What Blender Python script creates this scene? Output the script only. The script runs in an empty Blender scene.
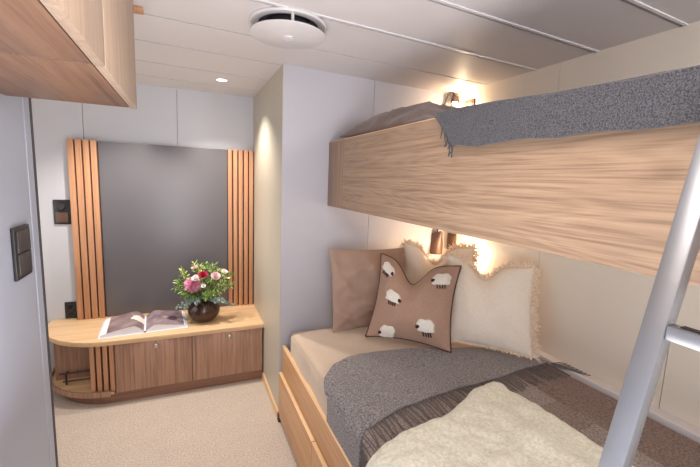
import bpy, bmesh, math, random
from mathutils import Vector, Matrix, noise
random.seed(7)
V = Vector
C = bpy.context.scene.collection
PI = math.pi
W = {}                                   # world origin of each object

# ------------------------------------------------------------------ materials
def srgb(c):
    def f(v):
        v /= 255.0
        return v / 12.92 if v <= .04045 else ((v + .055) / 1.055) ** 2.4
    return (f(c[0]), f(c[1]), f(c[2]), 1)

class N:
    def __init__(s, name):
        s.m = bpy.data.materials.new(name); s.m.use_nodes = True
        s.t = s.m.node_tree; s.b = s.t.nodes['Principled BSDF']
    def n(s, typ, **k):
        x = s.t.nodes.new(typ)
        for a, v in k.items(): setattr(x, a, v)
        return x
    def l(s, a, b): s.t.links.new(a, b)
    def math(s, op, a, b=None, clamp=False):
        x = s.n('ShaderNodeMath', operation=op, use_clamp=clamp)
        for i, v in enumerate((a, b)):
            if v is None: continue
            if isinstance(v, (int, float)): x.inputs[i].default_value = v
            else: s.l(v, x.inputs[i])
        return x.outputs[0]
    def mix(s, f, a, b, blend='MIX'):
        x = s.n('ShaderNodeMix', data_type='RGBA', blend_type=blend)
        if isinstance(f, (int, float)): x.inputs[0].default_value = f
        else: s.l(f, x.inputs[0])
        for i, v in ((6, a), (7, b)):
            if isinstance(v, tuple): x.inputs[i].default_value = v
            else: s.l(v, x.inputs[i])
        return x.outputs[2]
    def coords(s, scale=(1, 1, 1), rnd=True):
        tc = s.n('ShaderNodeTexCoord'); o = tc.outputs['Object']
        if rnd:
            oi = s.n('ShaderNodeObjectInfo')
            ad = s.n('ShaderNodeVectorMath', operation='ADD'); s.l(o, ad.inputs[0])
            cm = s.n('ShaderNodeCombineXYZ')
            r = s.math('MULTIPLY', oi.outputs['Random'], 7.0)
            for i in range(3): s.l(r, cm.inputs[i])
            s.l(cm.outputs[0], ad.inputs[1]); o = ad.outputs[0]
        mp = s.n('ShaderNodeMapping'); mp.inputs['Scale'].default_value = scale
        s.l(o, mp.inputs[0]); return mp.outputs[0]
    def noise(s, vec, scale=5, detail=3, rough=.5, dist=0):
        x = s.n('ShaderNodeTexNoise'); s.l(vec, x.inputs['Vector'])
        x.inputs['Scale'].default_value = scale; x.inputs['Detail'].default_value = detail
        x.inputs['Roughness'].default_value = rough; x.inputs['Distortion'].default_value = dist
        return x.outputs['Fac']
    def ramp(s, f, stops):
        x = s.n('ShaderNodeValToRGB'); e = x.color_ramp.elements
        while len(e) < len(stops): e.new(.5)
        for i, (p, c) in enumerate(stops): e[i].position = p; e[i].color = c
        s.l(f, x.inputs[0]); return x.outputs[0]
    def bump(s, h, strength=.3, dist=.002):
        x = s.n('ShaderNodeBump'); x.inputs['Strength'].default_value = strength
        x.inputs['Distance'].default_value = dist
        s.l(h, x.inputs['Height']); s.l(x.outputs[0], s.b.inputs['Normal'])
    def col(s, c):
        if isinstance(c, tuple): s.b.inputs['Base Color'].default_value = c
        else: s.l(c, s.b.inputs['Base Color'])
    def set(s, **k):
        for a, v in k.items(): s.b.inputs[a.replace('_', ' ')].default_value = v
        return s

def plain(name, c, rough=.5, metal=0, var=.04, scale=8, spec=.5, bump=0, **k):
    n = N(name); v = n.coords()
    f = n.noise(v, scale, 3)
    a = srgb(c); lo = tuple(x * (1 - var) for x in a[:3]) + (1,); hi = tuple(min(1, x * (1 + var)) for x in a[:3]) + (1,)
    n.col(n.ramp(f, [(.35, lo), (.65, hi)]))
    n.set(Roughness=rough, Metallic=metal, Specular_IOR_Level=spec)
    if bump: n.bump(n.noise(n.coords(), 300, 2), bump, .001)
    n.set(**k); return n.m

def wood(name, dark, light, axis='Y', rough=.45, ring=1.0, across=6.0):
    n = N(name)
    def sc(a, b): return tuple(b if x == axis else a for x in 'XYZ')
    big = n.noise(n.coords(sc(across, across * .1)), 1.0, 2, .5)
    rings = n.math('SINE', n.math('MULTIPLY', big, 70.0 * ring))
    rings = n.math('MULTIPLY_ADD', rings, .5); rings.node.inputs[2].default_value = .5
    fine = n.noise(n.coords(sc(230, 4.5)), 1.0, 4, .7)
    mid = n.noise(n.coords(sc(70, 1.1)), 1.0, 4, .6)
    f = n.math('ADD', n.math('MULTIPLY', rings, .06), n.math('MULTIPLY', fine, .45))
    f = n.math('ADD', f, n.math('MULTIPLY', mid, .55))
    n.col(n.ramp(f, [(.33, srgb(dark)), (.54, srgb(tuple((a + 2 * b) / 3 for a, b in zip(dark, light)))), (.74, srgb(light))]))
    n.set(Roughness=rough); n.bump(fine, .15, .001)
    return n.m

def fabric(name, c1, c2, scale=160, rough=.95, bump=.5, big=.0, sheen=.2):
    n = N(name); v = n.coords()
    f = n.noise(v, scale, 2, .7)
    col = n.ramp(f, [(.36, srgb(c1)), (.64, srgb(c2))])
    if big:
        g = n.noise(v, 7, 3, .6)
        col = n.mix(n.math('MULTIPLY', g, big), col, srgb(tuple(x * .72 for x in c1)))
    n.col(col); n.set(Roughness=rough, Specular_IOR_Level=.15, Sheen_Weight=sheen)
    n.bump(n.noise(v, scale * 1.7, 2, .6), bump, .003)
    return n.m

M = {}
M['wall'] = plain('painted_wall_panel', (198, 198, 203), .42, var=.012, scale=3)
M['wall_cream'] = plain('cream_wall_panel', (217, 206, 191), .45, var=.012, scale=3)
M['wall_cool'] = plain('cool_wall_panel', (172, 179, 196), .5, var=.012, scale=3)
M['wall_head'] = plain('lilac_grey_wall_panel', (185, 183, 189), .5, var=.012, scale=3)
M['wall_niche'] = plain('beige_niche_wall', (188, 180, 164), .45, var=.012, scale=3)
M['ceiling'] = plain('ceiling_panel', (212, 206, 205), .55, var=.012, scale=3)
M['joint'] = plain('dark_joint', (70, 66, 68), .7)  # plain dark backing behind the ceiling panel gaps
M['seam'] = plain('panel_seam', (150, 142, 132), .7)
M['alu'] = plain('white_aluminium_profile', (225, 224, 226), .35, .3)
M['gasket'] = plain('grey_gasket', (66, 68, 76), .6)
M['panel'] = plain('charcoal_lacquer_panel', (98, 95, 99), .34, var=.02, scale=2)
M['black'] = plain('black_plastic', (38, 36, 38), .35)
M['black2'] = plain('dark_grey_plastic', (58, 54, 56), .3)
M['bronze'] = plain('bronze_plastic', (92, 66, 52), .4)
M['dark_bronze'] = plain('dark_bronze', (54, 36, 30), .5)
M['gap'] = plain('slat_gap', (64, 42, 40), .8)
M['oak_board'] = wood('light_oak_long_grain', (108, 84, 67), (174, 146, 119), 'Y', ring=2.2, across=6)
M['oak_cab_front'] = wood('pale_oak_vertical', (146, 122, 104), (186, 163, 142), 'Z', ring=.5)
M['oak_cab_bottom'] = wood('shaded_oak_cabinet_underside', (92, 64, 50), (142, 108, 86), 'Y', ring=.6)  # shade under the cabinet is put into this darker wood colour
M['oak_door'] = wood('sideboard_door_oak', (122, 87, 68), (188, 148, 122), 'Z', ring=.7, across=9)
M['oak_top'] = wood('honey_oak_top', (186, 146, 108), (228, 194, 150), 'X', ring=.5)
M['oak_post'] = wood('darker_oak_post', (104, 80, 64), (164, 134, 110), 'Z', ring=.5)  # end post a little darker than the board oak
M['oak_slat'] = wood('warm_oak_slat', (156, 106, 76), (204, 152, 114), 'Z', ring=.4)
M['oak_plinth'] = wood('dark_oak_plinth', (110, 76, 60), (150, 110, 88), 'X', ring=.4)
M['oak_bed'] = wood('bed_oak_long_grain', (168, 120, 82), (212, 166, 122), 'Y', ring=.6)
M['oak_edge'] = wood('pale_oak_edge', (206, 164, 118), (236, 200, 156), 'Y', ring=.3)
M['kick'] = plain('dark_toe_kick', (74, 50, 38), .6)
M['nickel'] = plain('brushed_nickel', (196, 190, 184), .3, 1)
M['white_plastic'] = plain('white_plastic', (206, 202, 202), .35)
M['dark_void'] = plain('dark_opening', (34, 34, 40), .8)
M['taupe'] = fabric('taupe_satin_sheet', (158, 131, 116), (166, 138, 122), 200, .5, .05, .08)
M['dark_taupe'] = fabric('dark_taupe_sheet', (112, 94, 87), (126, 106, 97), 200, .6, .05, .1)
M['beige'] = fabric('beige_duvet', (196, 175, 154), (205, 184, 163), 200, .7, .05, .1)
M['grey_throw'] = fabric('heather_grey_wool', (82, 78, 80), (158, 151, 150), 170, .95, .6)
M['grey_dark'] = fabric('charcoal_heather_wool', (44, 43, 47), (90, 88, 92), 330, .95, .6)
M['fringe'] = fabric('throw_fringe', (84, 76, 76), (116, 106, 104), 200, .95, .3)
M['cream_plush'] = fabric('cream_plush', (202, 197, 177), (226, 221, 202), 90, .95, .9, .12, .4)
M['sheep_cushion'] = fabric('rosy_tan_cushion', (154, 123, 106), (174, 142, 122), 260, .9, .25)
M['piping'] = plain('dark_brown_piping', (82, 54, 48), .8)
M['fleece'] = fabric('white_fleece', (222, 214, 200), (246, 240, 230), 240, 1, 1.0)
M['sheep_dark'] = plain('dark_brown_felt', (52, 34, 32), .9)
M['cream_linen'] = fabric('cream_linen', (226, 212, 194), (242, 230, 214), 240, .95, .3)
M['cream_fringe'] = fabric('cream_fringe', (222, 198, 172), (245, 228, 206), 90, .95, .3)
M['steel'] = plain('brushed_steel', (142, 143, 147), .36, .75, var=.06, scale=5)
M['rubber'] = plain('black_rubber', (30, 30, 30), .8)
M['page'] = plain('book_paper', (226, 226, 232), .6)
M['cover'] = plain('white_book_cover', (216, 220, 228), .4)
M['spine'] = plain('book_spine_red', (110, 40, 44), .6)
M['leaf'] = plain('green_leaf', (134, 164, 90), .55, var=.35, scale=30)
M['leaf_light'] = plain('lime_leaf', (190, 204, 126), .55, var=.25, scale=30)
M['euca'] = plain('eucalyptus_leaf', (160, 180, 168), .6, var=.2, scale=30)
M['stem'] = plain('plant_stem', (92, 88, 56), .7)
M['pink'] = plain('pink_petal', (222, 150, 180), .7, var=.2, scale=60)
M['pale_pink'] = plain('pale_pink_petal', (236, 205, 208), .7, var=.1, scale=60)
M['crimson'] = plain('crimson_petal', (186, 36, 74), .6, var=.25, scale=60)
M['white_petal'] = plain('white_petal', (242, 236, 232), .7, var=.05, scale=60)
g = N('smoked_brown_glass'); g.col(srgb((92, 58, 44))); g.set(Roughness=.06, Transmission_Weight=.55, IOR=1.45, Specular_IOR_Level=.7)
g.col(g.ramp(g.noise(g.coords(), 12, 2), [(.3, srgb((70, 44, 36))), (.7, srgb((112, 74, 56)))])); M['glass'] = g.m

def emit(name, c, s):
    n = N(name); n.col(srgb(c)); n.set(Emission_Color=srgb(c), Emission_Strength=s); return n.m
M['lamp_lens'] = emit('downlight_lens', (255, 246, 236), 9)
M['bulb'] = emit('warm_bulb', (255, 226, 184), 22)

# carpet
n = N('beige_loop_carpet'); v = n.coords(rnd=False)
f1 = n.noise(v, 120, 4, .8); f2 = n.noise(v, 9, 3, .6)
c = n.ramp(f1, [(.3, srgb((152, 135, 122))), (.7, srgb((232, 217, 202)))])
c = n.mix(n.math('MULTIPLY', f2, .3), c, srgb((146, 124, 108)))
n.col(c); n.set(Roughness=1, Specular_IOR_Level=.1, Sheen_Weight=.2); n.bump(n.noise(v, 120, 4, .8), .7, .005); M['carpet'] = n.m

# two-tone wide-striped blanket
n = N('striped_wool_blanket'); v = n.coords(rnd=False)
f = n.noise(v, 120, 2, .7)
grey = n.ramp(f, [(.36, srgb((116, 102, 96))), (.64, srgb((164, 148, 140)))])
brown = n.ramp(f, [(.36, srgb((88, 66, 56))), (.64, srgb((136, 108, 94)))])
sx = n.n('ShaderNodeSeparateXYZ'); n.l(v, sx.inputs[0])
bx_ = n.math('MULTIPLY', n.math('GREATER_THAN', sx.outputs[0], .285), .8)
by_ = n.math('MULTIPLY', n.math('GREATER_THAN', n.math('SINE', n.math('ADD', n.math('MULTIPLY', sx.outputs[1], 16.0), 3.1)), .25), .45)
n.col(n.mix(n.math('MAXIMUM', bx_, by_), grey, brown))
n.set(Roughness=.95, Specular_IOR_Level=.15, Sheen_Weight=.2); n.bump(n.noise(v, 220, 2), .5, .003); M['striped'] = n.m

# printed pages: dark photograph with a pale blot, and a greyer one
def photo_mat(name, c1, c2, blot, centre, r):
    n = N(name); v = n.coords(rnd=False)
    col = n.ramp(n.noise(v, 14, 4, .6), [(.35, srgb(c1)), (.65, srgb(c2))])
    mp = n.n('ShaderNodeMapping'); mp.inputs['Location'].default_value = (-centre[0] / r[0], -centre[1] / r[1], 0)
    mp.inputs['Scale'].default_value = (1 / r[0], 1 / r[1], 0); n.l(v, mp.inputs[0])
    ln = n.n('ShaderNodeVectorMath', operation='LENGTH'); n.l(mp.outputs[0], ln.inputs[0])
    d = n.math('ADD', ln.outputs['Value'], n.math('MULTIPLY', n.noise(v, 30, 3), .9))
    n.col(n.mix(n.math('LESS_THAN', d, 1.25), col, srgb(blot))); n.set(Roughness=.4); return n.m
M['photo_a'] = photo_mat('printed_photo_dusk', (112, 92, 96), (160, 138, 138), (236, 230, 222), (-.03, .02), (.07, .065))
M['photo_b'] = photo_mat('printed_photo_crowd', (104, 84, 90), (156, 136, 142), (78, 56, 70), (.17, -.01), (.04, .06))

# ------------------------------------------------------------------ mesh helpers
def BM(): return bmesh.new()

def box(bm, a, b, bev=0, seg=2):
    a, b = V(a), V(b); r = bmesh.ops.create_cube(bm, size=1)
    vs = r['verts']
    bmesh.ops.scale(bm, vec=(b - a), verts=vs); bmesh.ops.translate(bm, vec=(a + b) / 2, verts=vs)
    if bev:
        es = list({e for v in vs for e in v.link_edges})
        bmesh.ops.bevel(bm, geom=es, offset=bev, segments=seg, affect='EDGES', profile=.5)
    return bm

def obox(bm, c, u, v, w, bev=0):
    """box from a centre and three half-axis vectors"""
    r = bmesh.ops.create_cube(bm, size=2); vs = r['verts']
    for x in vs: x.co = V(c) + V(u) * x.co.x + V(v) * x.co.y + V(w) * x.co.z
    if bev:
        es = list({e for x in vs for e in x.link_edges})
        bmesh.ops.bevel(bm, geom=es, offset=bev, segments=2, affect='EDGES', profile=.5)
    return bm

def prism(bm, pts, lo, hi, axis='Z'):
    def P(p, h):
        return {'Z': V((p[0], p[1], h)), 'Y': V((p[0], h, p[1])), 'X': V((h, p[0], p[1]))}[axis]
    A = [bm.verts.new(P(p, lo)) for p in pts]; B = [bm.verts.new(P(p, hi)) for p in pts]
    k = len(pts)
    bm.faces.new(A[::-1]); bm.faces.new(B)
    for i in range(k): bm.faces.new((A[i], A[(i + 1) % k], B[(i + 1) % k], B[i]))
    bmesh.ops.recalc_face_normals(bm, faces=bm.faces[:]); return bm

def tube(bm, pts, r, seg=8, r2=None, cap=True):
    pts = [V(p) for p in pts]; k = len(pts); rings = []
    up = None
    for i, p in enumerate(pts):
        t = (pts[min(i + 1, k - 1)] - pts[max(i - 1, 0)]).normalized()
        if up is None:
            up = t.orthogonal().normalized()
        else:
            up = (up - t * up.dot(t)); up = up.normalized() if up.length > 1e-6 else t.orthogonal().normalized()
        s = t.cross(up); rr = r if r2 is None else r + (r2 - r) * i / (k - 1)
        rings.append([bm.verts.new(p + (up * math.cos(a) + s * math.sin(a)) * rr) for a in [2 * PI * j / seg for j in range(seg)]])
    for i in range(k - 1):
        for j in range(seg):
            bm.faces.new((rings[i][j], rings[i][(j + 1) % seg], rings[i + 1][(j + 1) % seg], rings[i + 1][j]))
    if cap:
        bm.faces.new(rings[0][::-1]); bm.faces.new(rings[-1])
    return bm

def lathe(bm, prof, c, seg=32, axis=V((0, 0, 1)), xd=V((1, 0, 0))):
    """prof: list of (radius, height along the axis)"""
    axis = V(axis).normalized(); xd = V(xd); xd = (xd - axis * xd.dot(axis)).normalized(); yd = axis.cross(xd); c = V(c)
    rings = []
    for r, h in prof:
        if r < 1e-6: rings.append([bm.verts.new(c + axis * h)])
        else: rings.append([bm.verts.new(c + axis * h + (xd * math.cos(a) + yd * math.sin(a)) * r) for a in [2 * PI * j / seg for j in range(seg)]])
    for A, B in zip(rings, rings[1:]):
        for j in range(seg):
            q = [A[j % len(A)], A[(j + 1) % len(A)], B[(j + 1) % len(B)], B[j % len(B)]]
            q2 = []
            for x in q:
                if x not in q2: q2.append(x)
            if len(q2) > 2: bm.faces.new(q2)
    bmesh.ops.recalc_face_normals(bm, faces=bm.faces[:]); return bm

def grid(bm, fn, nu, nv, thick=0):
    """surface fn(u,v); with thick > 0 a closed slab (fn gives the top)"""
    T = [[bm.verts.new(fn(i / nu, j / nv)) for j in range(nv + 1)] for i in range(nu + 1)]
    for i in range(nu):
        for j in range(nv): bm.faces.new((T[i][j], T[i + 1][j], T[i + 1][j + 1], T[i][j + 1]))
    if thick:
        bm.normal_update()
        B = [[bm.verts.new(T[i][j].co - T[i][j].normal * thick) for j in range(nv + 1)] for i in range(nu + 1)]
        for i in range(nu):
            for j in range(nv): bm.faces.new((B[i][j], B[i][j + 1], B[i + 1][j + 1], B[i + 1][j]))
        ring = [(i, 0) for i in range(nu)] + [(nu, j) for j in range(nv)] + [(i, nv) for i in range(nu, 0, -1)] + [(0, j) for j in range(nv, 0, -1)]
        for a, b in zip(ring, ring[1:] + ring[:1]):
            bm.faces.new((T[b[0]][b[1]], T[a[0]][a[1]], B[a[0]][a[1]], B[b[0]][b[1]]))
        bmesh.ops.recalc_face_normals(bm, faces=bm.faces[:])
    return bm

def blob(bm, c, u, v, w, sub=2, amp=0, fr=1):
    r = bmesh.ops.create_icosphere(bm, subdivisions=sub, radius=1)
    for x in r['verts']:
        p = x.co.copy(); k = 1 + amp * noise.noise(p * fr + V(c) * 13)
        x.co = V(c) + (V(u) * p.x + V(v) * p.y + V(w) * p.z) * k
    return bm

def nz(x, y, z, s): return noise.noise(V((x * s, y * s, z * s)))

# ------------------------------------------------------------------ object helpers
def obj(name, bm, m, parent=None, label=None, cat=None, group=None, kind=None, base=None, smooth=True, sharp=.7):
    o_w = V(base) if base is not None else (W[parent.name].copy() if parent else V((0, 0, 0)))
    if base is None and parent is None and kind != 'structure':
        xs = [v.co for v in bm.verts]
        o_w = V(((min(p.x for p in xs) + max(p.x for p in xs)) / 2, (min(p.y for p in xs) + max(p.y for p in xs)) / 2, min(p.z for p in xs)))
    bm.normal_update()
    if smooth:
        for f in bm.faces: f.smooth = True
        for e in bm.edges:
            if len(e.link_faces) == 2 and e.calc_face_angle(0) > sharp: e.smooth = False
    bmesh.ops.translate(bm, vec=-o_w, verts=bm.verts[:])
    me = bpy.data.meshes.new(name); bm.to_mesh(me); bm.free()
    me.materials.append(M[m] if isinstance(m, str) else m)
    o = bpy.data.objects.new(name, me); C.objects.link(o)
    W[o.name] = o_w
    if parent: o.parent = parent; o.location = o_w - W[parent.name]
    else: o.location = o_w
    tag(o, label, cat, group, kind)
    return o

def tag(o, label=None, cat=None, group=None, kind=None):
    for k, v in (('label', label), ('category', cat), ('group', group), ('kind', kind)):
        if v: o[k] = v
    return o

def thing(name, loc, label, cat, group=None):
    o = bpy.data.objects.new(name, None); C.objects.link(o); o.location = loc; o.empty_display_size = .05
    W[o.name] = V(loc); return tag(o, label, cat, group)

def struct(name, bm, m, smooth=False, parent=None):
    return obj(name, bm, m, parent, kind='structure', smooth=smooth)

# ------------------------------------------------------------------ dimensions (metres)
H = 2.10; XR = 1.71; XC = .50; YB = 3.15; XL = -.50; YW = 1.72; BACK = -1.5; XN = -1.45
def yh(x): return 2.145 + .075 * (x - .5)        # headboard wall, very slightly skewed like the ship's hull
def yj(y0, x): return y0 + .065 * x               # ceiling joints share the skew

# ------------------------------------------------------------------ shell
struct('floor', box(BM(), (XN - .1, BACK, -.08), (XR + .1, YB + .1, 0)), 'carpet')
bm = BM(); joints = [-.58, -.24, .10, .45, .79, 1.12, 1.45, 1.80, 2.15, 2.525, 2.88]
edges = [BACK - .1] + joints + [YB + .25]
x0, x1 = XN - .1, XR + .1
for a, b in zip(edges, edges[1:]):
    ga = .009 if a < 1.5 else .0065; gb = .009 if b < 1.5 else .0065
    q = [(x0, yj(a, x0) + ga), (x1, yj(a, x1) + ga), (x1, yj(b, x1) - gb), (x0, yj(b, x0) - gb)]
    prism(bm, q, H, H + .02)
struct('ceiling', bm, 'ceiling')
struct('ceiling_backing', box(BM(), (x0, BACK - .3, H + .02), (x1, YB + .5, H + .06)), 'joint')
k = 0
for j in joints[3:7]:                              # white aluminium profiles in the nearer joints
    bm = BM(); w = .012; o_ = -.019
    prism(bm, [(x0, yj(j, x0) + o_), (XR, yj(j, XR) + o_), (XR, yj(j, XR) + o_ + w), (x0, yj(j, x0) + o_ + w)], H - .004, H + .001)
    k += 1; struct('trim_%d' % k, bm, 'alu')

def wall_panels(axis, c0, c1, cuts, lo, hi, z0, z1, gap=.0014):
    bm = BM(); e = [lo] + list(cuts) + [hi]
    for i, (a, b) in enumerate(zip(e, e[1:])):
        ga = gap if i else 0; gb = gap if i < len(e) - 2 else 0
        if axis == 'X': box(bm, (c0, a + ga, z0), (c1, b - gb, z1))
        else: box(bm, (a + ga, c0, z0), (b - gb, c1, z1))
    return bm
struct('wall_right', wall_panels('X', XR, XR + .02, [-.46, .165, .784, 1.405, 2.03], BACK, 2.6, 0, H), 'wall_cream')
struct('wall_right_backing', box(BM(), (XR + .02, BACK, 0), (XR + .1, 2.6, H)), 'seam')
struct('wall_back', wall_panels('Y', YB, YB + .02, [-1.24, -.637, -.053], XN, 1.0, 0, H), 'wall')
struct('wall_back_backing', box(BM(), (XN, YB + .02, 0), (1.0, YB + .1, H)), 'seam')
struct('wall_niche_left', box(BM(), (XN - .08, BACK, 0), (XN, YB + .1, H)), 'wall')
# the partition block between bunk and niche: headboard face and niche face
bm = BM(); prism(bm, [(XC, yh(XC)), (1.0785, yh(1.077)), (1.0785, YB), (XC, YB)], 0, H)
struct('wall_headboard', bm, 'wall_head')
struct('wall_niche_right', box(BM(), (XC - .003, yh(XC) + .002, 0), (XC - .0002, YB, H)), 'wall_niche')
bm = BM(); prism(bm, [(1.0812, yh(1.082)), (XR, yh(XR)), (XR, YB), (1.0812, YB)], 0, H)
struct('wall_headboard_corner', bm, 'wall_head')
struct('wall_headboard_backing', box(BM(), (1.07, 2.21, 0), (1.09, YB, H)), 'seam')
# left wall: panel, white edge profile and grey gasket at its end
struct('wall_left', box(BM(), (XL - .06, BACK, 0), (XL, 1.642, H)), 'wall_cool')
struct('trim_5', box(BM(), (XL - .06, 1.646, 0), (XL + .002, YW - .02, H), .003), 'wall_cool')
struct('trim_6', box(BM(), (XL - .055, YW - .02, 0), (XL + .003, YW, H)), 'gasket')
struct('trim_8', box(BM(), (XL - .05, YW, 2.083), (-.139, YW + .04, H - .001), .002), 'oak_slat')
# back wall behind the camera (wide opening added to let world light in)
bm = BM(); box(bm, (XN - .1, BACK - .08, 0), (-.5, BACK, H)); box(bm, (1.3, BACK - .08, 0), (XR + .1, BACK, H)); box(bm, (-.5, BACK - .08, 2.0), (1.3, BACK, H))
struct('wall_rear', bm, 'wall')
# baseboards
struct('baseboard_niche', box(BM(), (XC - .012, yh(XC) - .004, 0), (XC, 2.66, .055), .002), 'oak_edge')
struct('baseboard_corner', box(BM(), (XC - .012, yh(XC) - .035, 0), (XC + .012, yh(XC) - .004, .05), .002), 'kick')
struct('baseboard_back', box(BM(), (XN, YB - .012, 0), (-.80, YB, .055), .002), 'oak_plinth')
# pale ledge running along the right wall at mattress height
struct('trim_7', box(BM(), (1.655, -.2, .595), (XR, yh(1.68) - .003, .632), .004), 'ceiling')

# ------------------------------------------------------------------ slatted wall feature
py0 = 3.085
t = thing('wall_panel', (-.13, YB - .025, .42), 'charcoal wall panel framed by oak slats above the low sideboard', 'wall panel')
obj('panel_board', box(BM(), (-.549, py0 + .012, .436), (.291, YB - .002, 1.683), .002), 'panel', t)
obj('slat_backing', box(BM(), (-.721, py0 + .03, .436), (-.55, YB - .002, 1.68)), 'gap', t)
obj('slat_backing', box(BM(), (.292, py0 + .03, .436), (.496, YB - .002, 1.68)), 'gap', t)
for i in range(4):
    x = -.721 + i * .0435
    obj('slat', box(BM(), (x, py0, .436), (x + .034, py0 + .04, 1.687), .002), 'oak_slat', t)
for i in range(5):
    x = .296 + i * .0403
    obj('slat', box(BM(), (x, py0, .436), (x + .030, py0 + .04, 1.687), .002), 'oak_slat', t)

# ------------------------------------------------------------------ sideboard with rounded open end
def outline(xl, yf, ry, rx, xr, yb, n=20):
    """plan: rounded front-left corner"""
    p = [(xr, yb), (xl, yb), (xl, yf + ry)]
    for i in range(1, n + 1):
        a = PI + (PI / 2) * i / n
        p.append((xl + rx + rx * math.cos(a), yf + ry + ry * math.sin(a)))
    p.append((xr, yf)); return p
t = thing('sideboard', (-.19, 2.95, 0), 'low oak sideboard with rounded open left end and two doors, under charcoal panel', 'sideboard')
bm = BM(); prism(bm, outline(-.885, 2.63, .42, .42, .497, YB - .003), .405, .436)
es = [e for e in bm.edges if abs(e.verts[0].co.z - e.verts[1].co.z) < 1e-5]
bmesh.ops.bevel(bm, geom=es, offset=.004, segments=2, affect='EDGES', profile=.5)
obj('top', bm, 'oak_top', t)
obj('plinth', prism(BM(), outline(-.82, 2.668, .38, .38, .497, YB - .003), 0, .07), 'oak_plinth', t)
bm = BM(); prism(bm, outline(-.865, 2.65, .40, .40, -.45, YB - .003), .07, .085)
obj('bottom_board', bm, 'oak_top', t)
# rim of the open shelf
bm = BM(); rim = [(x, y) for x, y in outline(-.868, 2.646, .40, .40, -.56, YB - .01)][1:-1]
def rimf(u, v):
    i = u * (len(rim) - 1); a = int(min(i, len(rim) - 2)); f = i - a
    x = rim[a][0] * (1 - f) + rim[a + 1][0] * f; y = rim[a][1] * (1 - f) + rim[a + 1][1] * f
    return V((x, y, .066 + .034 * v))
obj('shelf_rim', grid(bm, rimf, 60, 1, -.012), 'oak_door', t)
obj('carcass', box(BM(), (-.45, 2.675, .0705), (.49, YB - .003, .405)), 'oak_plinth', t)
obj('end_back', box(BM(), (-.825, 2.925, .086), (-.45, 2.94, .405)), 'oak_door', t)
for a, b in ((-.436, .012), (.017, .488)):
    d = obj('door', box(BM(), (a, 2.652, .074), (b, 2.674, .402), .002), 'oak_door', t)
    kx = -.205 if a < -.1 else .26
    obj('knob', lathe(BM(), [(0, .012), (.012, .012), (.017, .009), (.019, .004), (.019, 0)], (kx, 2.652, .362), 20, (0, -1, 0)), 'nickel', d)
for i in range(4):
    x = -.575 + i * .0355
    yf = 2.652 + max(0, (-.47 - x)) ** 2 * 1.0
    obj('fin', box(BM(), (x, yf, .092), (x + .024, yf + .06, .405), .002), 'oak_slat', t)
obj('fin_backing', box(BM(), (-.575, 2.73, .092), (-.45, 2.745, .405)), 'gap', t)
# gallery rail inside the open end
bm = BM(); path = [(-.80, 2.905, .135), (-.57, 2.905, .135)]
obj('gallery_rail', tube(bm, path, .006), 'bronze', t)
obj('gallery_rail', tube(BM(), [(-.77, 2.86, .10), (-.57, 2.86, .10)], .005), 'bronze', t)
obj('rail_post', tube(BM(), [(-.745, 2.84, .087), (-.75, 2.85, .16), (-.735, 2.845, .175)], .006), 'black', t)

# ------------------------------------------------------------------ open book
def book():
    base = V((-.28, 2.86, .436)); rot = Matrix.Rotation(math.radians(4), 3, 'Z')
    t = thing('open_book', base, 'open coffee table book with printed photographs lying on the sideboard', 'book')
    def X(p): return base + rot @ V(p)
    bm = BM(); box(bm, (-.262, -.165, 0), (.262, .165, .004), .001)
    for v in bm.verts: v.co = X(v.co)
    obj('cover', bm, 'cover', t)
    for s in (-1, 1):
        hgt = .050 if s < 0 else .042
        def prof(u):                                # height of the page block from spine (u=0) to fore-edge
            return .006 + hgt * (math.sin(min(1, u * 3.2) * PI / 2) * (1 - .78 * max(0, u - .2) ** 1.1 / .83)) 
        bm = BM(); pts = [(0, .004)] + [(s * .248 * i / 24, prof(i / 24)) for i in range(25)] + [(s * .250, .004)]
        prism(bm, pts, -.155, .155, 'Y')
        for v in bm.verts: v.co = X(v.co)
        pb = obj('page_block', bm, 'page', t, sharp=.6)
        def sheet(u, v):
            uu = .02 + .94 * u
            if s < 0: uu = .03 + .84 * u
            return X((s * .248 * uu, -.152 + .304 * v, prof(uu) + .0012))
        bm = BM(); grid(bm, sheet, 24, 2)
        if s < 0: bmesh.ops.reverse_faces(bm, faces=bm.faces[:])
        bmesh.ops.translate(bm, vec=V((0, 0, 0)), verts=bm.verts[:])
        ph = obj('printed_photo', bm, 'photo_a' if s < 0 else 'photo_b', pb,
                 label='dark photograph with white bird-like shape' if s < 0 else 'greyish photograph')
    obj('spine', box(BM(), X((-.008, -.157, .004)), X((.008, -.153, .012))), 'spine', t)
book()

# ------------------------------------------------------------------ vase and bouquet
VC = V((.10, 2.83, .436)); LAT = V((.917, -.4, 0)); FWD = V((-.4, -.917, 0))
VS = 1.13
outer = [(.03, 0), (.055, .002), (.075, .02), (.094, .05), (.098, .075), (.09, .105), (.07, .128), (.06, .138)]
inner = [(.056, .138), (.066, .126), (.086, .103), (.093, .075), (.089, .05), (.07, .024), (0, .012)]
obj('vase', lathe(BM(), [(r_ * VS, h_ * VS) for r_, h_ in [(0, 0)] + outer + inner], VC, 40), 'glass', None,
    'round smoked brown glass vase holding flowers, on the sideboard', 'vase', base=VC)
def bp(l, z, f=0):
    z = z * 1.13 + .004; l *= 1.08
    return VC + LAT * l + FWD * f + V((0, 0, z))
def stem_to(p, root):
    a = VC + V((random.uniform(-.02, .02), random.uniform(-.02, .02), .05)); b = VC + V((0, 0, .15)) + (p - VC) * .12
    b = V((VC.x + max(-.04, min(.04, (p.x - VC.x) * .25)), VC.y + max(-.04, min(.04, (p.y - VC.y) * .25)), VC.z + .16))
    pts = [a, b, b.lerp(p, .5) + V((0, 0, .02)), p]
    obj('stem', tube(BM(), pts, .0022, 5), 'stem', root); return pts
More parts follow.
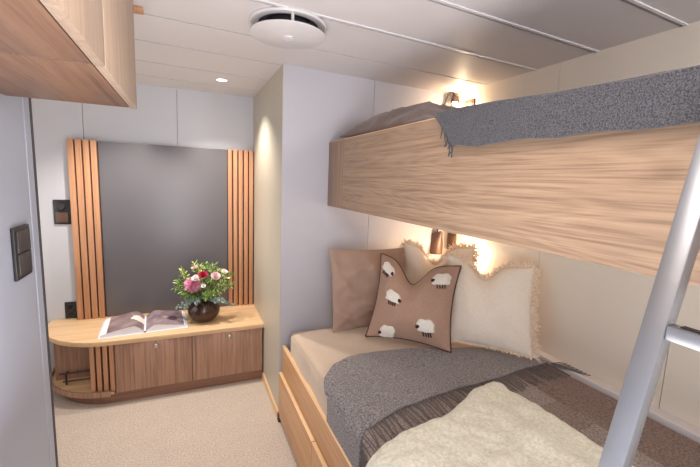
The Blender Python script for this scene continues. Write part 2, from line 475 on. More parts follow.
def rose(p, r, m, label, name='rose'):
    root = thing(name, p, label, 'flower', 'flowers in the vase'); stem_to(p, root)
    ax = (p - (VC + V((0, 0, .12))) + FWD * .1).normalized(); xd = ax.orthogonal().normalized(); yd = ax.cross(xd)
    bm = BM()
    for ringn, (cnt, rad, tilt) in enumerate(((3, .22, .1), (5, .5, .35), (6, .8, .65), (7, 1.0, .95))):
        for i in range(cnt):
            a = 2 * PI * i / cnt + ringn * .7; d = xd * math.cos(a) + yd * math.sin(a); s = ax.cross(d)
            def pet(u, v):
                w = (u - .5) * 2; h = v
                k = math.sin(min(1, h * 1.25) * PI / 2)
                return p + d * (r * rad * (.25 + .75 * h * (.5 + tilt * .5)) - r * .1 * w * w) + s * (w * r * .55 * rad ** .5 * k) + ax * (r * (.9 * h * (1.15 - .6 * tilt) - .35))
            grid(bm, pet, 4, 4)
    obj('bloom', bm, m, root); return root
def mum(p, r, m, label):
    root = thing('chrysanthemum', p, label, 'flower', 'flowers in the vase'); stem_to(p, root)
    bm = BM(); rnd = random.Random(3)
    for i in range(170):
        d = V((rnd.gauss(0, 1), rnd.gauss(0, 1), rnd.gauss(0, 1))).normalized()
        s = d.orthogonal().normalized(); 
        L = r * rnd.uniform(.8, 1.15); w = r * .11
        q = [bm.verts.new(p + x) for x in (d * L * .2 - s * w * .4, d * L * .8 - s * w, d * L, d * L * .8 + s * w, d * L * .2 + s * w * .4)]
        bm.faces.new(q)
    obj('bloom', bm, m, root); return root
mum(bp(-.045, .245, .075), .058, 'pink', 'fluffy pink chrysanthemum at the lower left of the bouquet')
rose(bp(.022, .312, .07), .032, 'crimson', 'crimson rose at the top centre of the bouquet')
rose(bp(-.022, .292, .08), .027, 'white_petal', 'white rose beside the pink chrysanthemum in the vase')
rose(bp(.100, .305, .06), .032, 'pale_pink', 'pale pink rose right of the crimson rose in the vase')
rose(bp(.142, .325, .01), .022, 'white_petal', 'small white bloom at the far right of the bouquet')
rose(bp(-.050, .345, 0.02), .022, 'pale_pink', 'small pale pink bloom at the upper left of the bouquet')
rose(bp(.035, .250, .10), .016, 'white_petal', 'small cream white bud low in the middle of the bouquet')

def leaf(bm, p, d, s, L, w):
    nrm = d.cross(s).normalized()
    q = [p, p + d * L * .35 - s * w + nrm * w * .3, p + d * L * .75 - s * w * .7 + nrm * w * .2, p + d * L, p + d * L * .75 + s * w * .7 + nrm * w * .2, p + d * L * .35 + s * w + nrm * w * .3]
    vs = [bm.verts.new(x) for x in q]; mid = bm.verts.new(p + d * L * .5)
    for i in range(6): bm.faces.new((vs[i], vs[(i + 1) % 6], mid))
def spray(end, m, label, name, group, nl, L, w, round_=False):
    root = thing(name, VC + V((0, 0, .14)), label, 'foliage', group)
    pts = stem_to(end, root); rnd = random.Random(int(end.x * 9e4) + int(end.z * 7e4))
    bm = BM(); a, b = pts[1], pts[3]; mid = pts[2]
    for i in range(nl):
        f = .25 + .78 * (i + rnd.random() * .6) / nl
        p = a.lerp(mid, f * 2) if f < .5 else mid.lerp(b, min(1.05, f * 2 - 1))
        ax = (b - a).normalized()
        d = (ax * rnd.uniform(.1, .9) + V((rnd.gauss(0, 1), rnd.gauss(0, 1), rnd.gauss(0, 1))).normalized()).normalized()
        s = d.cross(V((rnd.gauss(0, 1), rnd.gauss(0, 1), rnd.gauss(0, 1)))).normalized()
        leaf(bm, p, d, s, L * rnd.uniform(.7, 1.2), w * rnd.uniform(.8, 1.2))
    obj('leaves', bm, m, root)
LG = 'fine green foliage spray fanning out among the flowers in the vase'
rnd = random.Random(11)
for i in range(20):
    a = PI * (i + .5) / 20
    l = -math.cos(a) * .17 + rnd.uniform(-.015, .015); z = .20 + math.sin(a) * .155 + rnd.uniform(-.02, .02)
    spray(bp(l, z, rnd.uniform(-.07, .05)), 'leaf_light' if i % 2 else 'leaf', LG, 'foliage_spray', 'foliage sprays in the vase', 40, .036, .006)
for i in range(12):
    l = rnd.uniform(-.13, .14); z = rnd.uniform(.17, .28)
    spray(bp(l, z, rnd.uniform(.02, .09)), 'leaf', LG, 'foliage_spray', 'foliage sprays in the vase', 40, .036, .007)
for l, z, f, w_ in ((-.155, .095, .04, 'eucalyptus sprig drooping furthest left over the vase rim'), (-.085, .12, .09, 'eucalyptus sprig hanging at the front left of the vase'),
                 (-.01, .15, .10, 'eucalyptus sprig over the front middle of the vase'), (.11, .145, .06, 'eucalyptus sprig leaning right over the vase rim'),
                 (.20, .11, .02, 'eucalyptus sprig reaching furthest right toward the oak slats')):
    spray(bp(l, z - .005, f), 'euca', w_, 'eucalyptus_sprig', 'eucalyptus sprigs in the vase', 34, .028, .012)

# ------------------------------------------------------------------ lower bed
Y0 = -.25; YE = 2.135
t = thing('lower_bunk_bed', (1.1, 1.0, 0), 'oak lower bunk base with drawers along the corridor side, against the cream wall', 'bed')
obj('side_rail', box(BM(), (.512, Y0, .30), (.533, YE, .478), .0015), 'oak_bed', t)
obj('rail_edge', box(BM(), (.511, Y0, .4785), (.534, YE, .483), .001), 'oak_edge', t)
obj('toe_kick', box(BM(), (.545, Y0, 0), (.56, YE, .05)), 'kick', t)
obj('mattress_platform', box(BM(), (.535, Y0, .28), (1.65, YE, .32)), 'oak_bed', t)
obj('foot_panel', box(BM(), (.535, Y0, .0), (1.65, Y0 + .02, .30)), 'oak_bed', t)
for a, b in ((1.478, YE), (.80, 1.472), (.12, .794), (Y0, .114)):
    d = obj('drawer', box(BM(), (.494, a, .035), (.530, b, .312), .001), 'oak_bed', t)
    obj('drawer_edge', box(BM(), (.493, a, .3125), (.511, b, .3165), .001), 'oak_edge', d)
    obj('knob', lathe(BM(), [(0, .004), (.008, .004), (.011, .002), (.011, 0)], (.494, (a + b) / 2, .285), 16, (-1, 0, 0)), 'nickel', d)

def softbox(a, b, r, amp=.004, seg=40, s=3.0):
    bm = BM(); a, b = V(a), V(b); c = (a + b) / 2; h = (b - a) / 2
    r_ = bmesh.ops.create_cube(bm, size=2)
    bmesh.ops.subdivide_edges(bm, edges=bm.edges[:], cuts=seg, use_grid_fill=True)
    for v in bm.verts:
        p = V((v.co.x * h.x, v.co.y * h.y, v.co.z * h.z))
        q = V([max(-(h[i] - r), min(h[i] - r, p[i])) for i in range(3)]); d = p - q
        if d.length > 1e-9: p = q + d.normalized() * min(r, d.length) if d.length > r else q + d
        w = c + p
        v.co = w + d.normalized() * (amp * nz(w.x, w.y, w.z, s) + amp * .6 * nz(w.x, w.y, w.z, s * 3)) if d.length > 1e-9 else w
    return bm
t = thing('mattress', (1.1, 1.0, .32), 'mattress in a taupe fitted sheet on the lower bunk', 'mattress')
obj('mattress_body', softbox((.545, Y0 + .03, .322), (1.648, yh(.55) - .02, .582), .05, .003), 'taupe', t)
# beige duvet: lies on the mattress from below the pillows down to the foot and tucks in at the rail
def duvet(u, v):
    y = 1.99 - 1.9 * v + .03 * math.sin(u * 5)
    s = u * 1.30                                   # distance over the profile from rail side
    if s < .15: x = .541 + .004 * math.sin(v * 40); z = .455 + s
    elif s < .15 + .055: a = (s - .15) / .055 * PI / 2; x = .541 + .036 * (1 - math.cos(a)); z = .562 - .005 + .036 * math.sin(a)
    else: x = .577 + (s - .205); z = .594
    w = .006 * nz(x, y, z, 5) + .003 * nz(x, y, z, 14)
    cr = .0045 * math.sin(y * 38 + z * 30 + 3 * nz(x, y, z, 4)) * max(0, nz(0, y, z, 3) + .4)
    if s < .2: return V((x - abs(w) * .9 - .004 + cr, y, z + .3 * w))
    return V((min(x, 1.645), y, z + w))
bm = grid(BM(), duvet, 90, 110, .006)
obj('duvet', bm, 'beige', None, 'smooth beige duvet covering the lower mattress beneath the throws', 'duvet')

# grey throw with fringe: far edge rounded, near edge fringed
def lerp_tab(tab, x):
    for (a, b), (c, d) in zip(tab, tab[1:]):
        if x <= c:
            f = (x - a) / (c - a); f = max(0, min(1, f)); return b + (d - b) * (f * f * (3 - 2 * f) * .3 + f * .7)
    return tab[-1][1]
FAR = [(.50, 1.30), (.55, 1.47), (.62, 1.555), (.72, 1.60), (.88, 1.605), (1.05, 1.59), (1.25, 1.52), (1.45, 1.46), (1.70, 1.42)]
NEAR = [(.50, 1.03), (.56, 1.08), (.73, 1.14), (.94, 1.175), (1.10, 1.185), (1.29, 1.20), (1.50, 1.224), (1.70, 1.232)]
def throw_sec(s):
    """x,z and plan-x along the cross profile; s is the distance from the hem on the rail side"""
    if s < .13: return .533 - .002, .47 + s, .52
    if s < .205:
        a = (s - .13) / .075 * PI / 2; return .531 + .05 * (1 - math.cos(a)), .575 + .045 * math.sin(a), .52 + .06 * (s - .13) / .075
    return .581 + (s - .205), .62, .581 + (s - .205)
# striped blanket over the foot half
def zbed(x):                                       # top of duvet across the bed
    return .604
def striped(u, v):
    s = .03 + u * 1.225; x, z, px = throw_sec(s)
    y = lerp_tab(NEAR, px) + .05 - 1.25 * v
    if s < .2: return V((x + .003, y, z - .004))
    return V((x, y, .612 + .005 * nz(x, y, 0, 6) + .007 * math.exp(-((x - 1.36 - .35 * (y - .8)) / .025) ** 2)))
obj('striped_blanket', grid(BM(), striped, 60, 60, .005), 'striped', None,
    'brown and grey striped wool blanket across the foot of the lower bed', 'blanket', base=(1.1, .6, .60))


def throw(u, v):
    s = u * 1.262; x, z, px = throw_sec(s)
    ya, yb = lerp_tab(FAR, px), lerp_tab(NEAR, px); y = ya + (yb - ya) * v
    w = .005 * nz(x, y, z, 6) + .003 * nz(x, y, z, 17)
    if s < .15: return V((x - .004 + w * .3, y, z))
    return V((x, y, z + w + .002))
t = thing('wool_throw', (1.1, 1.35, .60), 'heather grey fringed wool throw spread across the lower bed under the cushions', 'throw')
obj('throw_cloth', grid(BM(), throw, 110, 40, .008), 'grey_throw', t)
bm = BM(); rnd = random.Random(5)
for i in range(88):
    u = (i + .5 * rnd.random()) / 88
    p = throw(u, 1.0); s = u * 1.262
    L = rnd.uniform(.10, .13); sway = rnd.uniform(-.018, .018)
    if s < .15: pts = [p, p + V((-.004, -.03, -.003)), p + V((-.004, -L * .6, -.012)), p + V((-.004 + 0, -L, -.02))]
    else: pts = [p, p + V((sway * .3, -L * .35, .004)), p + V((sway * .8, -L * .7, .002)), p + V((sway, -L, .001))]
    tube(bm, pts, .0024, 6, .0018)
for i in range(7):                                  # strands lying over the wall ledge
    y = 1.19 - i * .02; tube(bm, [(1.64, 1.22 - .004 * i, .622), (1.668, y, .638), (1.69, y - .02, .637)], .0022, 5)
obj('fringe', bm, 'fringe', t, kind='stuff')

# cream plush blanket folded at the foot
def plush(u, v):
    x = .45 + .70 * u; yf = .868 + .205 * u + .012 * math.sin(u * 9); y = yf - v * 1.0
    z = .685 + .014 * nz(x, y, 0, 4) + .009 * nz(x, y, 3, 14) + .006 * nz(x, y, 9, 30) + .02 * math.exp(-((u - .72 - .15 * v) / .05) ** 2) * min(1, v * 4)
    e = min(1, v / .03); z -= .012 * (1 - e) ** 2
    er = min(1, (1 - u) / .03); z -= .012 * (1 - er) ** 2
    el = min(1, u / .16); z -= .07 * (1 - el) ** 2
    return V((x + .012 * nz(x, y, 7, 9), y + .012 * nz(x, y, 5, 9), z))
t = thing('plush_blanket', (.8, .5, .62), 'folded cream plush blanket lying at the foot of the lower bed', 'blanket')
obj('upper_fold', grid(BM(), plush, 80, 80, .022), 'cream_plush', t)
def plush2(u, v):
    p = plush(u, v); return V((p.x - .012 * 0 + (u - .5) * -.02, p.y - .012, max(.625, p.z - .032)))
obj('lower_fold', grid(BM(), plush2, 50, 50, .008), 'cream_plush', t)

# ------------------------------------------------------------------ cushions
class Cushion:
    def __init__(s, TL, TR, BR, BL, th, pinch=.10, chop=0, chopx=.5, wr=.004, fold=0):
        s.fold = fold
        s.c = [V(p) for p in (TL, TR, BR, BL)]; s.th = th; s.pinch = pinch; s.chop = chop; s.chopx = chopx; s.wr = wr
        s.U = ((s.c[1] - s.c[0]) + (s.c[2] - s.c[3])).normalized(); s.Vv = ((s.c[0] - s.c[3]) + (s.c[1] - s.c[2])).normalized()
        s.n = s.U.cross(s.Vv).normalized()          # faces the viewer when U goes right and V up
        s.Vh = ((s.c[0] - s.c[3]).length + (s.c[1] - s.c[2]).length) / 2
    def mid(s, u, v):
        a = u * 2 - 1; b = v * 2 - 1
        uu = .5 + a * .5 * (1 - s.pinch * (1 - b * b)); vv = .5 + b * .5 * (1 - s.pinch * (1 - a * a))
        p = (s.c[3].lerp(s.c[2], uu)).lerp(s.c[0].lerp(s.c[1], uu), vv)
        if s.chop: p = p - s.Vv * (s.chop * s.Vh * math.exp(-((u - s.chopx) / .17) ** 2) * v ** 2.2)
        return p
    def h(s, u, v):
        k = max(0, math.sin(PI * u) * math.sin(PI * v)) ** .5
        if s.chop: k *= 1 - .45 * math.exp(-((u - s.chopx) / .12) ** 2) * v ** 1.5
        return s.th * k
    def surf(s, u, v, side=1, off=0):
        p = s.mid(u, v); k = s.h(u, v) * (1 if side == 1 else .45)
        w = s.wr * nz(p.x + side, p.y, p.z, 7) * 2 * min(1, k / .03) + s.wr * nz(p.x * 2 + side, p.y * 2, p.z, 12) * min(1, k / .03)
        if s.fold:
            q = u * 1.1 + v * .9; m = min(1, k / .03)
            rg = lambda t: (1 - abs(math.sin(t))) ** 2
            w += s.fold * m * (.9 * rg(q * 6.5 + 1.6 * math.sin(v * 3.1) + .5) + .7 * rg((u * .35 - v) * 7 + 1.3 * math.sin(u * 5)) + .5 * rg(u * 3 + v * 11 + math.sin(u * 9)) - .6)
        return p + s.n * (side * (k + off + w))
    def body(s, n=34):
        bm = BM(); R = {}
        for side in (1, -1):
            for i in range(n + 1):
                for j in range(n + 1):
                    if side == -1 and (i in (0, n) or j in (0, n)): R[(side, i, j)] = R[(1, i, j)]; continue
                    # finer near the seams
                    f = lambda t: .5 - .5 * math.cos(PI * t)
                    R[(side, i, j)] = bm.verts.new(s.surf(f(i / n), f(j / n), side))
            for i in range(n):
                for j in range(n):
                    q = (R[(side, i, j)], R[(side, i + 1, j)], R[(side, i + 1, j + 1)], R[(side, i, j + 1)])
                    bm.faces.new(q if side == 1 else q[::-1])
        return bm
    def edge(s, k=60):
        P = []
        for i in range(k): P.append((i / k, 0))
        for i in range(k): P.append((1, i / k))
        for i in range(k): P.append((1 - i / k, 1))
        for i in range(k): P.append((0, 1 - i / k))
        return P
    def piping(s, r=.005):
        pts = [s.mid(u, v) for u, v in s.edge(24)]; return tube(BM(), pts + pts[:1], r, 6)
    def fringe(s, L=.035, n=90, r=.0022, seed=1):
        bm = BM(); rn = random.Random(seed); ctr = s.mid(.5, .5)
        for (u, v) in s.edge(n):
            for q in range(3):
                p = s.mid(min(1, max(0, u + rn.uniform(-.005, .005))), min(1, max(0, v + rn.uniform(-.005, .005))))
                if v == 0 and 0 < u < 1: o = -s.Vv
                elif v == 1: o = s.Vv
                else: o = s.U * (1 if u > .5 else -1)
                o = (o + s.U * rn.gauss(0, .35) + s.Vv * rn.gauss(0, .35) + s.n * rn.gauss(0, .35)).normalized()
                if p.z + o.z * L < .625: o.z = max(o.z, (.627 - p.z) / L)
                l = L * rn.uniform(.7, 1.2) * (.35 if v == 0 else 1); b = V((rn.gauss(0, .2), rn.gauss(0, .2), rn.gauss(0, .2) - .15)) * l
                tube(bm, [p, p + o * l * .5, p + o * l + b], r, 4, r * .6)
        return bm

# brown pillow upright against the headboard wall
pc = Cushion((.755, 2.04, 1.085), (1.29, 2.065, 1.07), (1.29, 1.965, .602), (.765, 1.955, .602), .075, .05, wr=.006, fold=.028)
obj('pillow', pc.body(40), 'taupe', None, 'taupe satin pillow standing against the headboard wall behind the sheep cushion', 'pillow')

# cream fringed cushions
for i, (q, lab) in enumerate(((((1.29, 2.07, 1.095), (1.625, 1.80, 1.105), (1.575, 1.72, .645), (1.22, 1.96, .645)),
        'cream fringed cushion at the back, only its top corners showing behind the front cushion'),
       (((1.365, 1.715, 1.08), (1.655, 1.385, 1.07), (1.56, 1.262, .648), (1.265, 1.585, .648)),
        'large cream linen cushion with fringed border right of the sheep cushion'))):
    cu = Cushion(*q, .09, .06, chop=.2 if i else .24, chopx=.45, wr=.005, fold=.004)
    t = thing('fringed_cushion', (cu.mid(.5, 0).x, cu.mid(.5, 0).y, .63), lab, 'cushion', 'cream fringed cushions on the lower bed')
    obj('cushion_cover', cu.body(36), 'cream_linen', t)
    obj('fringe', cu.fringe(.036, 110, .0026, 3 + i), 'cream_fringe', t, kind='stuff')

# sheep cushion
sc_ = Cushion((1.045, 1.93, 1.065), (1.365, 1.605, 1.045), (1.225, 1.465, .632), (.895, 1.785, .632), .10, .11, chop=.27, chopx=.46, wr=.005, fold=.0045)
t = thing('sheep_cushion', (1.06, 1.63, .63), 'rosy tan cushion appliqued with white sheep, leaning on the taupe pillow', 'cushion')
obj('cushion_cover', sc_.body(36), 'sheep_cushion', t)
obj('piping', sc_.piping(.0055), 'piping', t)
def sheep(u, v, face, ang, size=.040):
    p = sc_.surf(u, v, 1); e = .01
    du = (sc_.surf(u + e, v) - sc_.surf(u - e, v)).normalized(); dv = (sc_.surf(u, v + e) - sc_.surf(u, v - e)); dv = (dv - du * dv.dot(du)).normalized()
    nn = du.cross(dv).normalized()
    A = du * math.cos(ang) + dv * math.sin(ang); B = dv * math.cos(ang) - du * math.sin(ang)
    bm = BM(); nseg = 28
    def S(a, b):                                     # point on cushion surface in the motif's own axes
        w = A * a + B * b; uu = u + w.dot(du) / .40; vv = v + w.dot(dv) / .40
        return sc_.surf(min(.995, max(.005, uu)), min(.995, max(.005, vv)), 1)
    c0 = bm.verts.new(S(0, 0) + nn * .011)
    rings = []
    for rr, hh in ((.55, .011), (.88, .009), (1.0, .001)):
        ring = []
        for i in range(nseg):
            a = 2 * PI * i / nseg; sq = (abs(math.cos(a)) ** 4 + abs(math.sin(a)) ** 4) ** -.25
            lump = 1 + .06 * math.sin(a * 7)
            ring.append(bm.verts.new(S(math.cos(a) * sq * size * rr * lump, math.sin(a) * sq * size * .72 * rr * lump) + nn * hh))
        rings.append(ring)
    for i in range(nseg):
        j = (i + 1) % nseg
        bm.faces.new((c0, rings[0][i], rings[0][j]))
        for a_, b_ in zip(rings, rings[1:]): bm.faces.new((a_[i], b_[i], b_[j], a_[j]))
    f = obj('sheep_applique', bm, 'fleece', t)
    hd = S(face * size * .92, -size * .12) + nn * .009
    obj('sheep_head', blob(BM(), hd, (A * .75 - B * .5 * face) * .013, (B * .75 + A * .5 * face) * .010, nn * .006, 2), 'sheep_dark', f)
    for k_ in (-.42, -.1, .2, .5):
        a = S(k_ * size * .9, -size * .66); b = S(k_ * size * .9 + .002, -size * 1.12)
        obj('sheep_leg', tube(BM(), [a + nn * .002, (a + b) / 2 + nn * .004, b + nn * .003], .0036, 6), 'sheep_dark', f)
sheep(.14, .83, 1, -.5, .038)
sheep(.27, .50, 1, -.1, .042)
sheep(.83, .80, -1, .1, .044)
sheep(.72, .20, -1, .12, .042)
sheep(.26, .06, -1, -.1, .038)

# ------------------------------------------------------------------ upper bunk
XB = .785
t = thing('upper_bunk_bed', (1.25, 1.0, 1.33), 'upper bunk with deep light oak side board, fixed above the lower bed', 'bed')
obj('side_board', prism(BM(), [(Y0, 1.328), (yh(.8) - .004, 1.328), (yh(.8) - .004, 1.702), (.95, 1.702), (.25, 1.672), (Y0, 1.672)], XB, XB + .025, 'X'), 'oak_board', t)
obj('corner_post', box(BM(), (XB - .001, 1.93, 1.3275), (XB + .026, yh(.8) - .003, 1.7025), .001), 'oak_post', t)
obj('board_edge', box(BM(), (XB + .0005, .95, 1.7022), (XB + .0245, yh(.8) - .004, 1.7055), .001), 'oak_edge', t)
obj('bed_base', box(BM(), (XB + .026, Y0, 1.45), (XR - .003, yh(.8) - .004, 1.475)), 'wall_cream', t)
t = thing('mattress', (1.25, 1.0, 1.476), 'mattress in a dark taupe sheet on the upper bunk', 'mattress')
obj('mattress_body', softbox((XB + .03, Y0 + .02, 1.477), (XR - .006, yh(.8) - .01, 1.685), .04, .003), 'dark_taupe', t)
# pillow on the upper mattress
pu = Cushion((.815, 2.09, 1.73), (1.42, 2.10, 1.85), (1.42, 1.40, 1.74), (.82, 1.20, 1.715), .115, .03, wr=.008, fold=.016)
pu.n = -pu.n if pu.n.z < 0 else pu.n
obj('pillow', pu.body(40), 'dark_taupe', None, 'dark taupe pillow at the head end of the upper bunk', 'pillow')
# throw draped over the upper side board
def uthrow(u, v):
    y = 1.10 - 1.33 * v
    s = u * 1.10
    hang = .110 + .006 * nz(0, y, 0, 6)
    xe = XB - .014
    if s < hang: x = xe - .004; z = 1.595 + s + (.110 - hang)
    elif s < hang + .10:
        a = (s - hang) / .10 * PI / 2; x = xe + .075 * (1 - math.cos(a)) - .004; z = 1.705 - .012 * math.sin(a) ** 2 + .004 * math.sin(a)
    else: x = xe + .071 + (s - hang - .10); z = 1.697 + .006 * math.sin(min(1, (s - hang - .1) / .3) * PI)
    if s < hang + .03:
        k = max(0, 1 - s / (hang + .03)); y = y - (.13 * k) * max(0, 1 - v * 5)
    if z > 1.60: z -= .034 * max(0, min(1, (1.0 - y) / .7)) * min(1, (z - 1.6) / .08)
    w = .005 * nz(x, y, z, 7) + .002 * nz(x, y, z, 16)
    return V((min(x - abs(w) * (1 if s < hang + .05 else 0), XR - .02), y, z + w))
t = thing('wool_throw', (1.2, .5, 1.69), 'charcoal heather wool throw hanging over the upper bunk side board', 'throw')
obj('throw_cloth', grid(BM(), uthrow, 80, 90, .012), 'grey_dark', t)
bm = BM(); rnd = random.Random(9)
for i in range(12):
    u = .012 + i / 12 * .06; p = uthrow(u, 0)
    q = p + V((-.008 - .006 * rnd.random(), -.01 - .012 * rnd.random(), -.022)); r_ = q + V((rnd.uniform(-.008, .002), rnd.uniform(-.02, .012), -.02 - .02 * rnd.random()))
    r_.x = min(r_.x, XB - .02); q.x = min(q.x, XB - .02)
    tube(bm, [p + V((-.004, 0, .002)), q, r_], .0026, 5, .0018)
obj('fringe', bm, 'grey_dark', t, kind='stuff')

# ------------------------------------------------------------------ overhead cabinet on the left
CY = 1.51; CX = -.149; CZ = 1.70
t = thing('overhead_cabinet', (-.33, .5, CZ), 'oak overhead cabinet fixed high on the left wall', 'cabinet')
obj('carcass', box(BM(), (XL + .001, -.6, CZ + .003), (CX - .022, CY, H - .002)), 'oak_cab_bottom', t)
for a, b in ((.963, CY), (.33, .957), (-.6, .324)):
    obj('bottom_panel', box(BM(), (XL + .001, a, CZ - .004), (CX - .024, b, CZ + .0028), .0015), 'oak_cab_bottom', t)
    obj('door', box(BM(), (CX - .02, a, CZ - .006), (CX, b, H - .035), .0015), 'oak_cab_front', t)
obj('cornice', box(BM(), (XL + .001, -.6, H - .033), (CX + .008, CY + .012, H - .002), .001), 'oak_slat', t)
obj('lock', lathe(BM(), [(0, .003), (.005, .003), (.006, 0)], (CX, 1.36, CZ + .05), 12, (1, 0, 0)), 'nickel', t)

# ------------------------------------------------------------------ switches and sockets
def plate(name, label, cat, c, right, up, out, w, h, kinds, mat='black', group=None):
    """wall plate: centre, local axes, size and a list of inserts"""
    c, right, up, out = V(c), V(right), V(up), V(out)
    t = thing(name, c, label, cat, group)
    obj('frame', obox(BM(), c + out * .005, right * w / 2, up * h / 2, out * .005, .002), mat, t)
    k = len(kinds); hh = (h - .022) / k
    for i, kd in enumerate(kinds):
        cc = c + up * (h / 2 - .011 - hh * (i + .5)) + out * .012
        if kd == 'rocker': obj('rocker', obox(BM(), cc, right * (w / 2 - .013), up * (hh / 2 - .002), out * .003 + up * .001, .001), 'black2', t)
        elif kd == 'bronze': obj('display', obox(BM(), cc, right * (w / 2 - .013), up * (hh / 2 - .002), out * .0025, .001), 'bronze', t)
        elif kd == 'dial':
            obj('dial', lathe(BM(), [(0, .014), (.018, .014), (.021, .011), (.022, 0)], cc - out * .003, 24, out), 'black2', t)
        elif kd == 'socket':
            s_ = obj('socket', lathe(BM(), [(.023, 0), (.023, .005), (.019, .005), (.018, .001), (0, .001)], cc - out * .003, 24, out), 'black2', t)
            for q in (-1, 1): obj('socket_hole', lathe(BM(), [(0, .0018), (.003, .0018)], cc - out * .003 + right * .009 * q, 10, out), 'dark_void', s_)
    return t
plate('light_switch', 'double black rocker light switch on the grey left wall', 'switch', (XL, 1.525, 1.212), (0, 1, 0), (0, 0, 1), (1, 0, 0), .125, .168, ['rocker', 'rocker'])
plate('thermostat', 'square black thermostat with dial beside the left oak slats', 'thermostat', (-.785, YB, 1.194), (1, 0, 0), (0, 0, 1), (0, -1, 0), .095, .168, ['dial', 'bronze'])
plate('power_socket', 'black double power socket low on the back wall behind the sideboard', 'socket', (-.772, YB, .492), (1, 0, 0), (0, 0, 1), (0, -1, 0), .066, .128, ['socket', 'socket'])
plate('light_switch', 'small bronze light switch on the cream wall above the fringed cushions', 'switch', (XR, 2.125, 1.085), (0, -1, 0), (0, 0, 1), (-1, 0, 0), .09, .115, ['bronze'], 'bronze')
plate('light_switch', 'small bronze light switch near the ceiling above the upper bunk', 'switch', (XR, 2.05, 1.99), (0, -1, 0), (0, 0, 1), (-1, 0, 0), .09, .09, ['bronze'], 'bronze')

# ------------------------------------------------------------------ reading lamps
def reading_lamp(c, label, yaw=0):
    c = V(c); t = thing('reading_lamp', c, label, 'lamp', 'reading lamps in the bunks')
    obj('wall_base', box(BM(), c + V((-.026, -.014, -.012)), c + V((.026, 0, .09)), .004), 'bronze', t)
    # curved half shade like a folded hood
    def hood(u, v):
        a = PI * (u - .5); r = .045 * (.45 + .55 * math.sin(min(1, v * 1.3) * PI / 2))
        return c + V((r * math.sin(a), -.02 - .055 * math.cos(a) * (1 - v * .15), .105 - .16 * v))
    obj('shade', grid(BM(), hood, 16, 10, .003), 'bronze', t)
    obj('finial', tube(BM(), [c + V((0, -.03, .10)), c + V((0, -.03, .125))], .005), 'black', t)
    obj('bulb', lathe(BM(), [(0, .0), (.012, .004), (.017, .018), (.014, .034), (.008, .042), (.008, .055)], c + V((0, -.035, -.005)), 16), 'bulb', t)
reading_lamp((1.635, yh(1.635) - .001, 1.045), 'bronze hooded reading lamp above the pillows of the lower bed')

# upper lamp, hood seen edge on with its bulb lit
c = V((1.625, yh(1.625) - .001, 1.998))
t = thing('reading_lamp', c, 'lit bronze reading lamp with arched arm above the upper bunk', 'lamp', 'reading lamps in the bunks')
obj('wall_base', box(BM(), c + V((-.015, -.012, -.07)), c + V((.015, 0, -.01)), .004), 'dark_bronze', t)
arc = [c + V((.0, -.01, -.02)), c + V((.005, -.02, .04)), c + V((.014, -.03, .075)), c + V((.028, -.045, .105)), c + V((.042, -.06, .092)), c + V((.046, -.07, .045))]
obj('arm', tube(BM(), arc, .0075, 8), 'dark_bronze', t)
e_ = arc[-1]
obj('shade', lathe(BM(), [(.012, .03), (.022, .02), (.03, -.012), (.028, -.012), (.019, .018), (.009, .027)], e_, 20), 'dark_bronze', t)
obj('bulb', lathe(BM(), [(0, -.036), (.012, -.03), (.017, -.016), (.013, 0), (.008, .012)], e_, 16), 'bulb', t)

# ------------------------------------------------------------------ ceiling fittings
vc = V((.39, 1.60, H))
t = thing('ceiling_vent', vc, 'round white air diffuser on the ceiling near the wall corner', 'vent')
obj('base_ring', lathe(BM(), [(.118, 0), (.150, 0), (.152, -.006), (.148, -.012), (.120, -.012), (.118, -.004)], vc, 48), 'white_plastic', t)
obj('throat', lathe(BM(), [(0, -.001), (.118, -.001)], vc, 32), 'gasket', t)
obj('damper', lathe(BM(), [(0, -.03), (.085, -.03), (.09, -.02), (.09, -.002)], vc, 32), 'dark_void', t)
ds = obj('disc', lathe(BM(), [(0, -.046), (.140, -.046), (.150, -.045), (.151, -.049), (.144, -.053), (0, -.056)], vc, 48), 'white_plastic', t)
obj('button', lathe(BM(), [(.024, -.054), (.024, -.060), (.018, -.062), (0, -.062)], vc, 24), 'alu', ds)
for a in (.4, .4 + 2 * PI / 3, .4 + 4 * PI / 3):
    p = vc + V((math.cos(a) * .13, math.sin(a) * .13, 0)); obj('post', tube(BM(), [p, p + V((0, 0, -.046))], .006), 'white_plastic', t)
dl = V((.224, 2.69, H))
t = thing('downlight', dl, 'small round recessed downlight in the niche ceiling', 'downlight')
obj('trim_ring', lathe(BM(), [(.030, -.001), (.045, -.001), (.046, -.004), (.040, -.008), (.031, -.007)], dl, 32), 'white_plastic', t)
obj('lens', lathe(BM(), [(0, -.005), (.031, -.005)], dl, 24), 'lamp_lens', t)

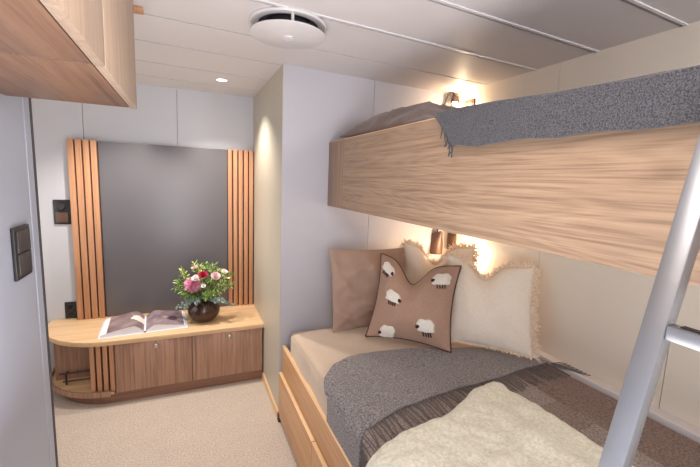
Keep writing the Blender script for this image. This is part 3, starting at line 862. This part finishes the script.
# ------------------------------------------------------------------ ladder leaning on the upper bunk
sl = .256                                            # lean: x per metre of height
def lx(z): return .718 + .0125 + (z - 1.573) * sl
t = thing('ladder', (.45, .13, 0), 'brushed steel ladder leaning against the upper bunk board', 'ladder')
ld = V((sl, 0, 1)).normalized(); ln_ = V((1, 0, -sl)).normalized()
def rail(y, name='rail'):
    a = V((lx(.03), y, .03)); b = V((lx(1.69), y, 1.69)); bm = BM()
    obox(bm, (a + b) / 2, ln_ * .0125, V((0, .0165, 0)), ld * ((b - a).length / 2), .003)
    r = obj(name, bm, 'steel', t)
    obox_b = BM(); obox(obox_b, a + ld * -.012, ln_ * .0145, V((0, .0185, 0)), ld * .018, .004); obj('rubber_foot', obox_b, 'rubber', r)
rail(.3185); rail(-.060)
for z in (.30, .625, .95, 1.277, 1.6):
    bm = BM(); c = V((lx(z), .129, z))
    obox(bm, c, V((.0115, 0, 0)), V((0, .173, 0)), V((0, 0, .011)), .002)
    rg = obj('rung', bm, 'steel', t)
    obj('grip_strip', box(BM(), c + V((-.003, -.16, .0112)), c + V((.009, .16, .0128))), 'rubber', rg)

# ------------------------------------------------------------------ lights
def light(name, typ, loc, energy, col, **k):
    d = bpy.data.lights.new(name, typ); d.energy = energy; d.color = col
    rot = k.pop('rot', None); tgt = k.pop('target', None)
    for a, v in k.items(): setattr(d, a, v)
    o = bpy.data.objects.new(name, d); C.objects.link(o); o.location = loc
    if tgt is not None: o.rotation_euler = (V(tgt) - V(loc)).to_track_quat('-Z', 'Y').to_euler()
    return o
light('niche_spot', 'SPOT', dl + V((0, 0, -.012)), 55, (1, .92, .82), spot_size=math.radians(115), spot_blend=.7, shadow_soft_size=.03, target=(dl.x, dl.y, 0))
light('niche_spot_second', 'SPOT', (-.42, 2.62, H - .02), 52, (1, .94, .87), spot_size=math.radians(110), spot_blend=.7, shadow_soft_size=.015, target=(-.38, 2.66, 0))
light('upper_bunk_fill', 'POINT', (1.3, -.35, 1.88), 26, (.97, .97, 1), shadow_soft_size=.15)  # added fill, no lamp here; lifts the wall and ceiling over the bunk
light('upper_reading_light', 'POINT', e_ + V((-.03, -.09, -.03)), 2.1, (1, .72, .45), shadow_soft_size=.02)
light('lower_reading_light', 'POINT', (1.655, 1.92, 1.03), 5.5, (1, .74, .5), shadow_soft_size=.025)
light('camera_fill', 'POINT', (-.05, -1.2, 1.92), 32, (.95, .97, 1), shadow_soft_size=.45)  # added soft fill from behind the camera to flatten the lighting
light('ceiling_upfill', 'AREA', (.05, .2, .7), 24, (.98, .97, .98), shape='RECTANGLE', size=.7, size_y=1.8, target=(.05, .2, 3))  # added fill aimed upward to brighten the ceiling, no fitting here
light('niche_side_fill', 'AREA', (XN + .05, 2.4, 1.3), 7, (1, .97, .93), shape='RECTANGLE', size=1.2, size_y=1.2, target=(1, 2.4, 1.6))  # added fill from the unseen niche side, there is no window
light('corridor_top_fill', 'AREA', (.1, .45, H - .03), 7, (1, .95, .9), shape='DISK', size=.5, target=(.1, .45, 0))  # added overhead fill for the corridor, stands for no fitting
light('rear_cool_fill', 'AREA', (.3, BACK - .1, 1.15), 13, (.86, .92, 1), shape='RECTANGLE', size=1.7, size_y=1.8, target=(.3, 3, 1.1))  # added cool fill at the rear opening, an invented source
w = bpy.data.worlds.new('world'); bpy.context.scene.world = w; w.use_nodes = True
bgn = w.node_tree.nodes['Background']; bgn.inputs[0].default_value = (.85, .9, 1, 1); bgn.inputs[1].default_value = .9

# ------------------------------------------------------------------ camera
f, pi, ya, ro = 377.9, .13782, .4103, -.03894
cy, sy, cp, sp, cr, sr = math.cos(ya), math.sin(ya), math.cos(pi), math.sin(pi), math.cos(ro), math.sin(ro)
fw = V((sy * cp, cy * cp, -sp)); rt = V((cy, -sy, 0)); dn = fw.cross(rt)
r2 = rt * cr + dn * sr; d2 = dn * cr - rt * sr
cam = bpy.data.cameras.new('camera'); co = bpy.data.objects.new('camera', cam); C.objects.link(co)
co.matrix_world = Matrix(((r2.x, -d2.x, -fw.x, 0), (r2.y, -d2.y, -fw.y, 0), (r2.z, -d2.z, -fw.z, 1.48), (0, 0, 0, 1)))
cam.sensor_width = 36; cam.lens = f / 700 * 36; cam.clip_start = .02
bpy.context.scene.camera = co
sc = bpy.context.scene
sc.view_settings.view_transform = 'Standard'; sc.view_settings.look = 'None'
sc.view_settings.exposure = 0.3
sc.view_settings.gamma = 1.02
sc.cycles.max_bounces = 10; sc.cycles.diffuse_bounces = 6
